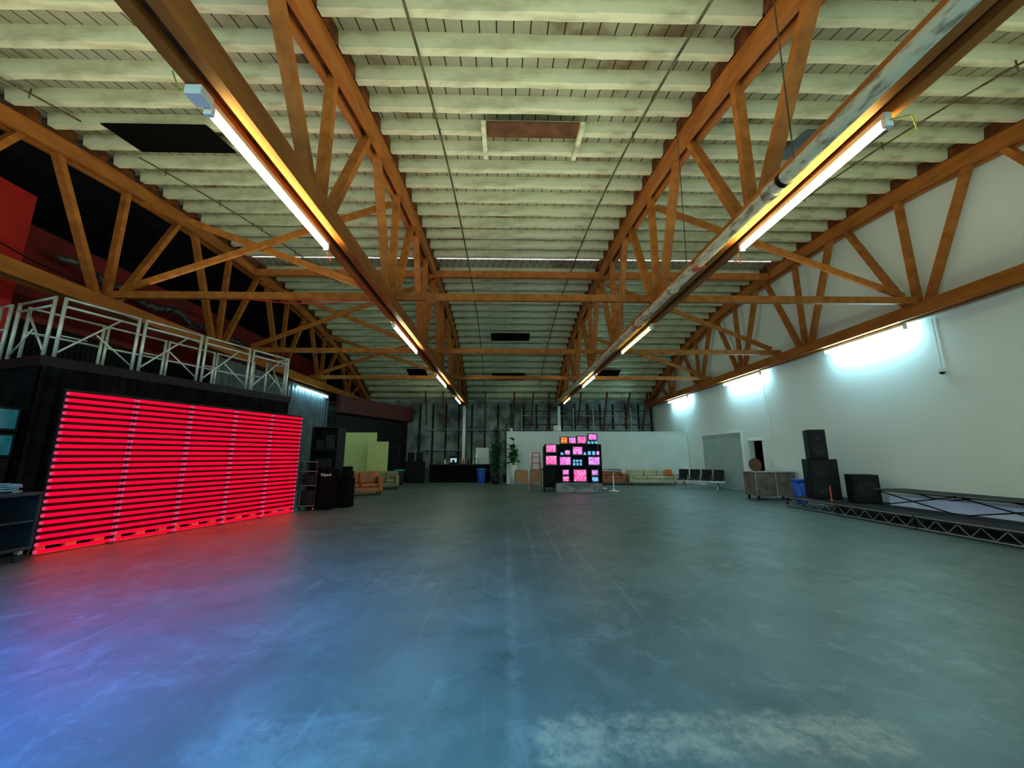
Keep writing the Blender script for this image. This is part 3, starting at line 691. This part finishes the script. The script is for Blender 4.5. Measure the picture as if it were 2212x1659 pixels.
# ------------------------------------------------------------ TV tower
TY=17.9
rk=E('television_rack','black open rack stacked with old televisions','rack',(3.1,TY,0))
def rb(x0,x1,y0,y1,z0,z1,name='shelf'): P(MB().box(x0-3.1,x1-3.1,y0,y1,z0,z1),name,'black',rk)
for x in(1.80,2.415,4.38):
    top=2.08 if x>2 else 1.98
    rb(x-.018,x+.018,-.25,.25,.0,top,'post')
P(MB().box(1.84-3.1,4.34-3.1,.2,.24,.4,2.08),'back_panel','black',rk)
for z in(.40,1.12,1.58,2.08): rb(2.44,4.36,-.25,.195,z-.03,z)
for z in(.40,1.13,1.68): rb(1.82,2.395,-.25,.195,z-.03,z)
def tv(x,z,w_,h,col):
    e=E('television','boxy cathode-ray television with a glowing %s picture'%{'orange':'orange','mag':'magenta','pink':'pink-red','vio':'violet-pink','cyan':'cyan blue'}[col],'television',(x,TY,z+.002),0,'televisions on the black rack')
    f=-.34 if w_>.2 else -.28; b_=.1
    mb=MB(); mb.box(-w_/2,w_/2,f+.03,f+.2,0,h)
    a=w_*.36; mb.add([(-w_/2,f+.2,0),(w_/2,f+.2,0),(w_/2,f+.2,h),(-w_/2,f+.2,h),(-a,b_,h*.1),(a,b_,h*.1),(a,b_,h*.82),(-a,b_,h*.82)],[(0,1,5,4),(1,2,6,5),(2,3,7,6),(3,0,4,7),(4,5,6,7)])
    P(mb,'case','tvcase',e)
    t=min(.035,w_*.10); bz=MB(); bz.box(-w_/2,w_/2,f,f+.03,0,t*1.5); bz.box(-w_/2,w_/2,f,f+.03,h-t,h); bz.box(-w_/2,-w_/2+t,f,f+.03,t*1.5,h-t); bz.box(w_/2-t,w_/2,f,f+.03,t*1.5,h-t); P(bz,'bezel','tvcase',e)
    n=4; vs=[];fs=[]; x0=-w_/2+t;x1=w_/2-t;z0=t*1.5;z1=h-t
    for i in range(n+1):
        for j_ in range(n+1):
            u=i/n;v=j_/n; vs.append((x0+(x1-x0)*u,f+.028-.02*(1-(2*u-1)**2)*(1-(2*v-1)**2),z0+(z1-z0)*v))
    for i in range(n):
        for j_ in range(n): k=i*(n+1)+j_; fs.append((k,k+1,k+n+2,k+n+1))
    P(MB().add(vs,fs),'screen',SC[col],e,smooth=True)
for a in((2.70,2.08,.36,.34,'orange'),(3.08,2.08,.37,.33,'mag'),(3.50,2.08,.45,.38,'pink'),(3.83,2.08,.15,.15,'cyan'),(4.0,2.08,.15,.15,'cyan'),(4.17,2.08,.15,.15,'cyan'),(4.0,2.235,.42,.33,'mag'),
         (2.105,1.68,.5,.40,'pink'),(2.60,1.58,.16,.15,'cyan'),(2.84,1.58,.27,.25,'mag'),(3.30,1.58,.48,.41,'mag'),(3.64,1.58,.14,.15,'cyan'),(3.84,1.58,.17,.2,'cyan'),(4.04,1.58,.17,.2,'cyan'),(4.23,1.58,.16,.2,'vio'),
         (2.105,1.13,.54,.46,'pink'),(2.73,1.12,.54,.42,'mag'),(3.14,1.12,.13,.14,'cyan'),(3.29,1.12,.13,.14,'cyan'),(3.44,1.12,.13,.14,'cyan'),(3.14,1.264,.13,.14,'cyan'),(3.29,1.264,.13,.14,'cyan'),(3.44,1.264,.13,.14,'cyan'),(4.03,1.12,.56,.42,'vio'),
         (2.74,.40,.34,.29,'pink'),(2.74,.695,.32,.28,'mag'),(3.38,.40,.62,.58,'pink'),(4.05,.40,.32,.26,'cyan'),(4.05,.665,.34,.30,'vio')):
    tv(*a)
o=MB(); o.prism([(-1.0,0),(1.0,0),(1.0,.36),(.75,.36),(.1,.12),(-.1,.12),(-.75,.36),(-1.0,.36)],-.1,.12)
o=P(o,'plinth','concrete',loc=(3.3,TY-.5,0),bevel=.01); T(o,'weathered grey concrete plinth with a notched front','plinth')
e=E('road_case','black road case with white lettering','case',(2.13,19.1,0))
P(MB().box(-.33,.33,-.25,.25,.08,.95),'body','black',e,bevel=.015)
for x in(-.335,.315): P(MB().box(x,x+.02,-.26,-.245,.08,.95),'edge_trim','alu',e)
for x in(-.25,.25): P(MB().cyl((x-.02,-.15,.04),(x+.02,-.15,.04),.04,n=12),'caster','darkgrey',e); P(MB().cyl((x-.02,.15,.04),(x+.02,.15,.04),.04,n=12),'caster','darkgrey',e)
text('HOTTER','lettering',.14,e,(0,-.257,.72),(math.radians(90),0,0))
e=E('step_ladder','red folding step ladder standing open','ladder',(1.60,19.9,0))
for s in(-1,1):
    P(MB().beam((s*.27,-.3,0),(s*.17,0,1.7),.04,.08),'front_rail','redpaint',e); P(MB().beam((s*.27,.45,0),(s*.17,.02,1.65),.03,.05),'rear_rail','redpaint',e)
for i in range(5):
    t=.16+i*.18; P(MB().box(-.27+t*.1,.27-t*.1,-.3+t*.3-.05,-.3+t*.3+.05,1.7*t-.018,1.7*t+.018),'step','redpaint',e)
P(MB().box(-.19,.19,-.08,.1,1.7,1.74),'top_step','redpaint',e)
def chair(loc,rz):
    e=E('folding_chair','tan canvas chair with thin metal legs','chair',loc,rz,'tan chairs by the televisions')
    P(MB().box(-.26,.26,-.22,.2,.43,.46),'seat','card',e,bevel=.01)
    P(MB().box(-.29,.29,.2,.23,.34,.94),'backrest','card',e,bevel=.01)
    for s in(-1,1):
        P(MB().path([(s*.275,-.22,0),(s*.275,-.22,.44)],.012),'leg','chrome',e); P(MB().path([(s*.303,.22,0),(s*.303,.22,.88)],.012),'leg','chrome',e)
    P(MB().cyl((-.275,-.22,.15),(.275,-.22,.15),.01,n=8),'crossbar','chrome',e)
    P(MB().cyl((-.295,.22,.15),(.295,.22,.15),.01,n=8),'crossbar','chrome',e)
    return e
ch=chair((.78,18.2,0),math.radians(177)); copytree(ch,(1.44,18.3,0),math.radians(184))
def rtable(loc,r,h,label,m):
    e=E('pedestal_table',label,'table',loc,0)
    P(MB().lathe([(r,0),(r+.01,.012),(r,.03)],n=28),'table_top',m,e,(0,0,h-.03)); P(MB().cyl((0,0,.03),(0,0,h-.03),.03,n=14),'pedestal','white',e,smooth=True)
    P(MB().lathe([(.26,0),(.26,.015),(.06,.04),(.03,.12)],n=24),'base','white',e,smooth=True)
rtable((4.95,17.9,0),.36,.9,'white pedestal table with a blue round top','bluetrim')
rtable((4.75,19.3,0),.35,.88,'white round pedestal table beside the televisions','white')
def seats(loc,rz):
    e=E('beam_seating','row of four black waiting-room seats on chrome legs','seating',loc,rz)
    P(MB().box(-1.05,1.05,-.03,.03,.33,.38),'beam','chrome',e)
    for i in range(4):
        x=-.79+i*.525
        mx=Matrix.Translation((x,-.02,.43))@Matrix.Rotation(math.radians(4),4,'X')
        P(MB().box(-.23,.23,-.24,.2,-.01,.03,mx),'seat','black',e,bevel=.01)
        mx=Matrix.Translation((x,.2,.46))@Matrix.Rotation(math.radians(-14),4,'X')
        P(MB().box(-.23,.23,-.018,.018,0,.46,mx),'backrest','black',e,bevel=.01)
    for x in(-1.05,-.52,0,.52,1.05):
        P(MB().path([(x,-.2,.42),(x,-.2,.62),(x,.2,.62),(x,.24,.44)],.014),'armrest','chrome',e)
    for x in(-.75,.75):
        P(MB().path([(x,0,.34),(x,-.28,.03)],.02),'leg','chrome',e); P(MB().path([(x,0,.34),(x,.28,.03)],.02),'leg','chrome',e)
        P(MB().box(x-.03,x+.03,-.32,.32,0,.03),'foot','chrome',e)
seats((9.45,18.9,0),math.radians(-38))

# ------------------------------------------------------------ right side gear
e=E('display_case_cart','scuffed brown-grey metal case on casters','case',(9.9,14.6,0))
P(MB().box(-.75,.75,-.35,.35,.14,.96),'body','casebody',e,bevel=.012); P(MB().box(-.78,.78,-.38,.38,.96,1.0),'lid','edge',e,bevel=.008)
for x in(-.755,0,.735): P(MB().box(x-.0,x+.02,-.362,-.351,.14,.96),'edge_trim','alu',e)
for x in(-.65,.65):
    for y in(-.28,.28): P(MB().cyl((x-.02,y,.07),(x+.02,y,.07),.07,n=14),'caster','darkgrey',e)
o=P(MB().cyl((0,-.02,.24),(0,.02,.24),.24,n=28),'round_board','brown',loc=(9.45,14.6,1.003),rot=(math.radians(-8),0,0)); T(o,'round brown wooden disc standing on the metal case','board')
def speaker(loc,rz,w_,d_,h,label,drv):
    e=E('pa_speaker',label,'speaker',loc,rz,'black stage speakers')
    P(MB().box(-w_/2,w_/2,-d_/2,d_/2,0,h),'cabinet','black',e,bevel=.02)
    P(MB().box(-w_/2+.04,w_/2-.04,-d_/2-.012,-d_/2-.001,.04,h-.04),'grille','grille',e,bevel=.004)
    for (x,z,r_) in drv:
        P(MB().lathe([(r_,0),(r_*1.02,.008),(r_*.9,.012),(r_*.3,.004),(.01,.008)],n=24),'driver','darkgrey',e,(x,-d_/2-.013,z),(math.radians(90),0,0))
    for s in(-1,1): P(MB().box(s*w_/2-(.0 if s>0 else .008),s*w_/2+(.008 if s>0 else 0),-.08,.08,h*.5-.05,h*.5+.05),'handle','darkgrey',e)
    return e
rz=math.radians(-22)
DZ=.305
speaker((9.80,12.05,DZ),rz,.74,.6,1.17,'large black subwoofer with two drivers',[(-.12,.3,.17),(-.12,.83,.17)])
speaker((9.72,12.0,DZ+1.172),rz,.46,.45,.9,'black speaker standing on the subwoofer',[(0,.28,.17),(0,.66,.1)])
speaker((10.05,10.95,DZ),rz,.60,.5,.76,'wide black speaker cabinet on the low deck',[(0,.36,.22)])
o=P(MB().lathe([(.04,0),(.04,.02),(.02,.03),(.018,.4),(.010,.42)],n=12),'marker_post','orange',loc=(9.45,11.35,DZ-.003)); T(o,'slim orange plastic marker standing on the deck','marker')
def deckmod():
    e=E('stage_deck','low black stage deck with lattice metal edge','stage',(9.85,0,0),0,'low stage deck modules')
    P(MB().box(-.85,.85,0,1.96,.24,.30),'deck_board','darkgrey',e,bevel=.004)
    P(MB().box(-.86,-.851,0,1.96,.265,.29),'edge_rail','edge',e)
    mb=MB(); mb.box(-.84,-.81,0,1.96,.02,.045); n=10
    for i in range(n):
        y=i*1.96/n; z0,z1=(.04,.24) if i%2 else (.24,.04); mb.beam((-.825,y,z0),(-.825,y+1.96/n,z1),.012,.012)
    P(mb,'lattice','edge',e)
    for x in(-.8,.8):
        for y in(.05,1.9): P(MB().box(x-.03,x+.03,y-.03,y+.03,0,.24),'leg','darkgrey',e)
    return e
dk=deckmod(); dk.location=(9.85,4.7,0)
for i in range(1,4): copytree(dk,(9.85,4.7+i*2.0,0))
def riser():
    e=E('folding_riser','black folding riser with crossed legs','riser',(0,0,0),0,'folding risers on the deck')
    P(MB().box(-.42,.42,0,1.84,.38,.42),'top','black',e,bevel=.004)
    P(MB().box(-.426,-.421,0,1.84,.405,.418),'edge_rail','edge',e)
    for x in(-.38,.38):
        for s in(0,1):
            P(MB().beam((x,.08,.02) if s else (x,.08,.37),(x,1.76,.37) if s else (x,1.76,.02),.015,.026),'crossed_leg','black',e)
    for y in(.06,1.78): P(MB().beam((-.38,y,.37),(.38,y,.37),.018,.018),'crossbar','black',e)
    return e
rs=riser(); rs.location=(10.2,8.5,DZ+.002)
for i in range(1,3): copytree(rs,(10.2,8.5-i*1.9,DZ+.002))
for i in range(3):
    o=P(MB().box(0,.03,0,1.88,0,.26),'stored_board','board_sheen',loc=(10.2,8.5-i*1.9,DZ),bevel=.004); T(o,'glossy pale blue-white board stored under the risers','board','boards under the risers')
e=E('security_camera','small dark dome camera on a wall conduit','camera',(10.72,9.0,3.6)); P(MB().cyl((0,0,.08),(0,0,1.35),.015,n=8),'conduit','white',e); P(MB().box(-.05,.02,-.05,.05,0,.1),'mount','white',e); P(MB().lathe([(.02,-.06),(.05,-.03),(.055,0)],n=14),'dome','darkgrey',e,(-.02,0,0))
o=P(MB().cyl((10.72,15.5,2.3),(10.72,15.5,5.0),.015,n=8),'wall_conduit','white'); T(o,'thin white conduit running up the white wall','conduit')
o=P(MB().box(10.68,10.75,15.4,15.55,1.2,1.4),'switch_plate','white',bevel=.005); T(o,'white switch box on the wall','switch')

# ------------------------------------------------------------ back area
for x in(TX[1],TX[2]):
    e=P(MB().box(x-.1,x+.1,26.9,27.1,0,5.01),'column','white'); T(e,'white square timber post under the truss end','column','truss posts')
for i,x in enumerate((-5.5,-4.3,-1.4,.6,1.9,3.0,5.2,7.0,8.6,9.8)):
    o=P(MB().beam((x,27.3,3.3 if i%2 else 3.7),(x+.08,26.1,TZ(26.1)-.1),.09,.14),'wall_strut','wood_dark'); T(o,'dark brown timber strut from back wall to roof','strut','struts at the back wall')
x=-6.0
while x<10.6:
    o=P(MB().box(x-.05,x+.05,27.44,27.55,0,5.2),'wall_stud','blackceil'); T(o,'dark vertical timber stud on the back wall','stud','studs on the back wall'); x+=.92
for (z,m_) in((3.35,'edge'),(3.75,'conduit'),(4.35,'edge'),(4.7,'conduit')):
    o=P(MB().cyl((-5.5 if z<3.5 else 1,27.37,z),(10.4,27.37,z),.04,n=10),'wall_pipe',m_); T(o,'horizontal pipe running along the back wall','pipe','pipes on the back wall')
for x in(1.2,4.9,6.3,9.0):
    o=P(MB().cyl((x,27.25,0),(x,27.25,4.9),.05,n=10),'downpipe','edge'); T(o,'vertical grey pipe on the back wall','pipe','pipes on the back wall')
o=MB(); o.lathe([(.2,0),(.22,.02),(.22,.32),(.1,.36)],n=18); o=P(o,'storage_tub','white',loc=(3.1,22.69,2.965),smooth=True); T(o,'small white tub on top of the partition','tub')

# ------------------------------------------------------------ lights
def area(name,loc,rot,sx_,sy_,pw,c,spread=180):
    l=bpy.data.lights.new(name,'AREA'); l.shape='RECTANGLE'; l.size=sx_; l.size_y=sy_; l.energy=pw; l.color=c; l.spread=math.radians(spread)
    o=bpy.data.objects.new(name,l); COL.objects.link(o); o.location=loc; o.rotation_euler=rot; return o
def aim(o,t):
    o.rotation_euler=(Vector(t)-o.location).to_track_quat('-Z','Y').to_euler()
a=area('blue_stage_light',(-5.2,.4,3.6),(0,0,0),.9,.9,430,(.0,.17,1.0),100); aim(a,(-3.6,2.4,0))
a=area('teal_stage_light',(-1.4,-.8,3.6),(0,0,0),1.2,1.2,70,(.0,.60,.85),90); aim(a,(-.8,2.8,0))
for (x,pw) in((-6.3,95),(.4,140),(7.1,55)):
    area('added_roof_fill',(x,5.5,5.75),(math.pi,0,0),5.0,10.0,pw,(1,1,.68))  # added area lamps that brighten joists and deck; no real fixtures there
W_=bpy.data.worlds.new('world'); S.world=W_; W_.use_nodes=True
bg=W_.node_tree.nodes['Background']; bg.inputs[0].default_value=(.60,.98,.93,1); bg.inputs[1].default_value=1.5
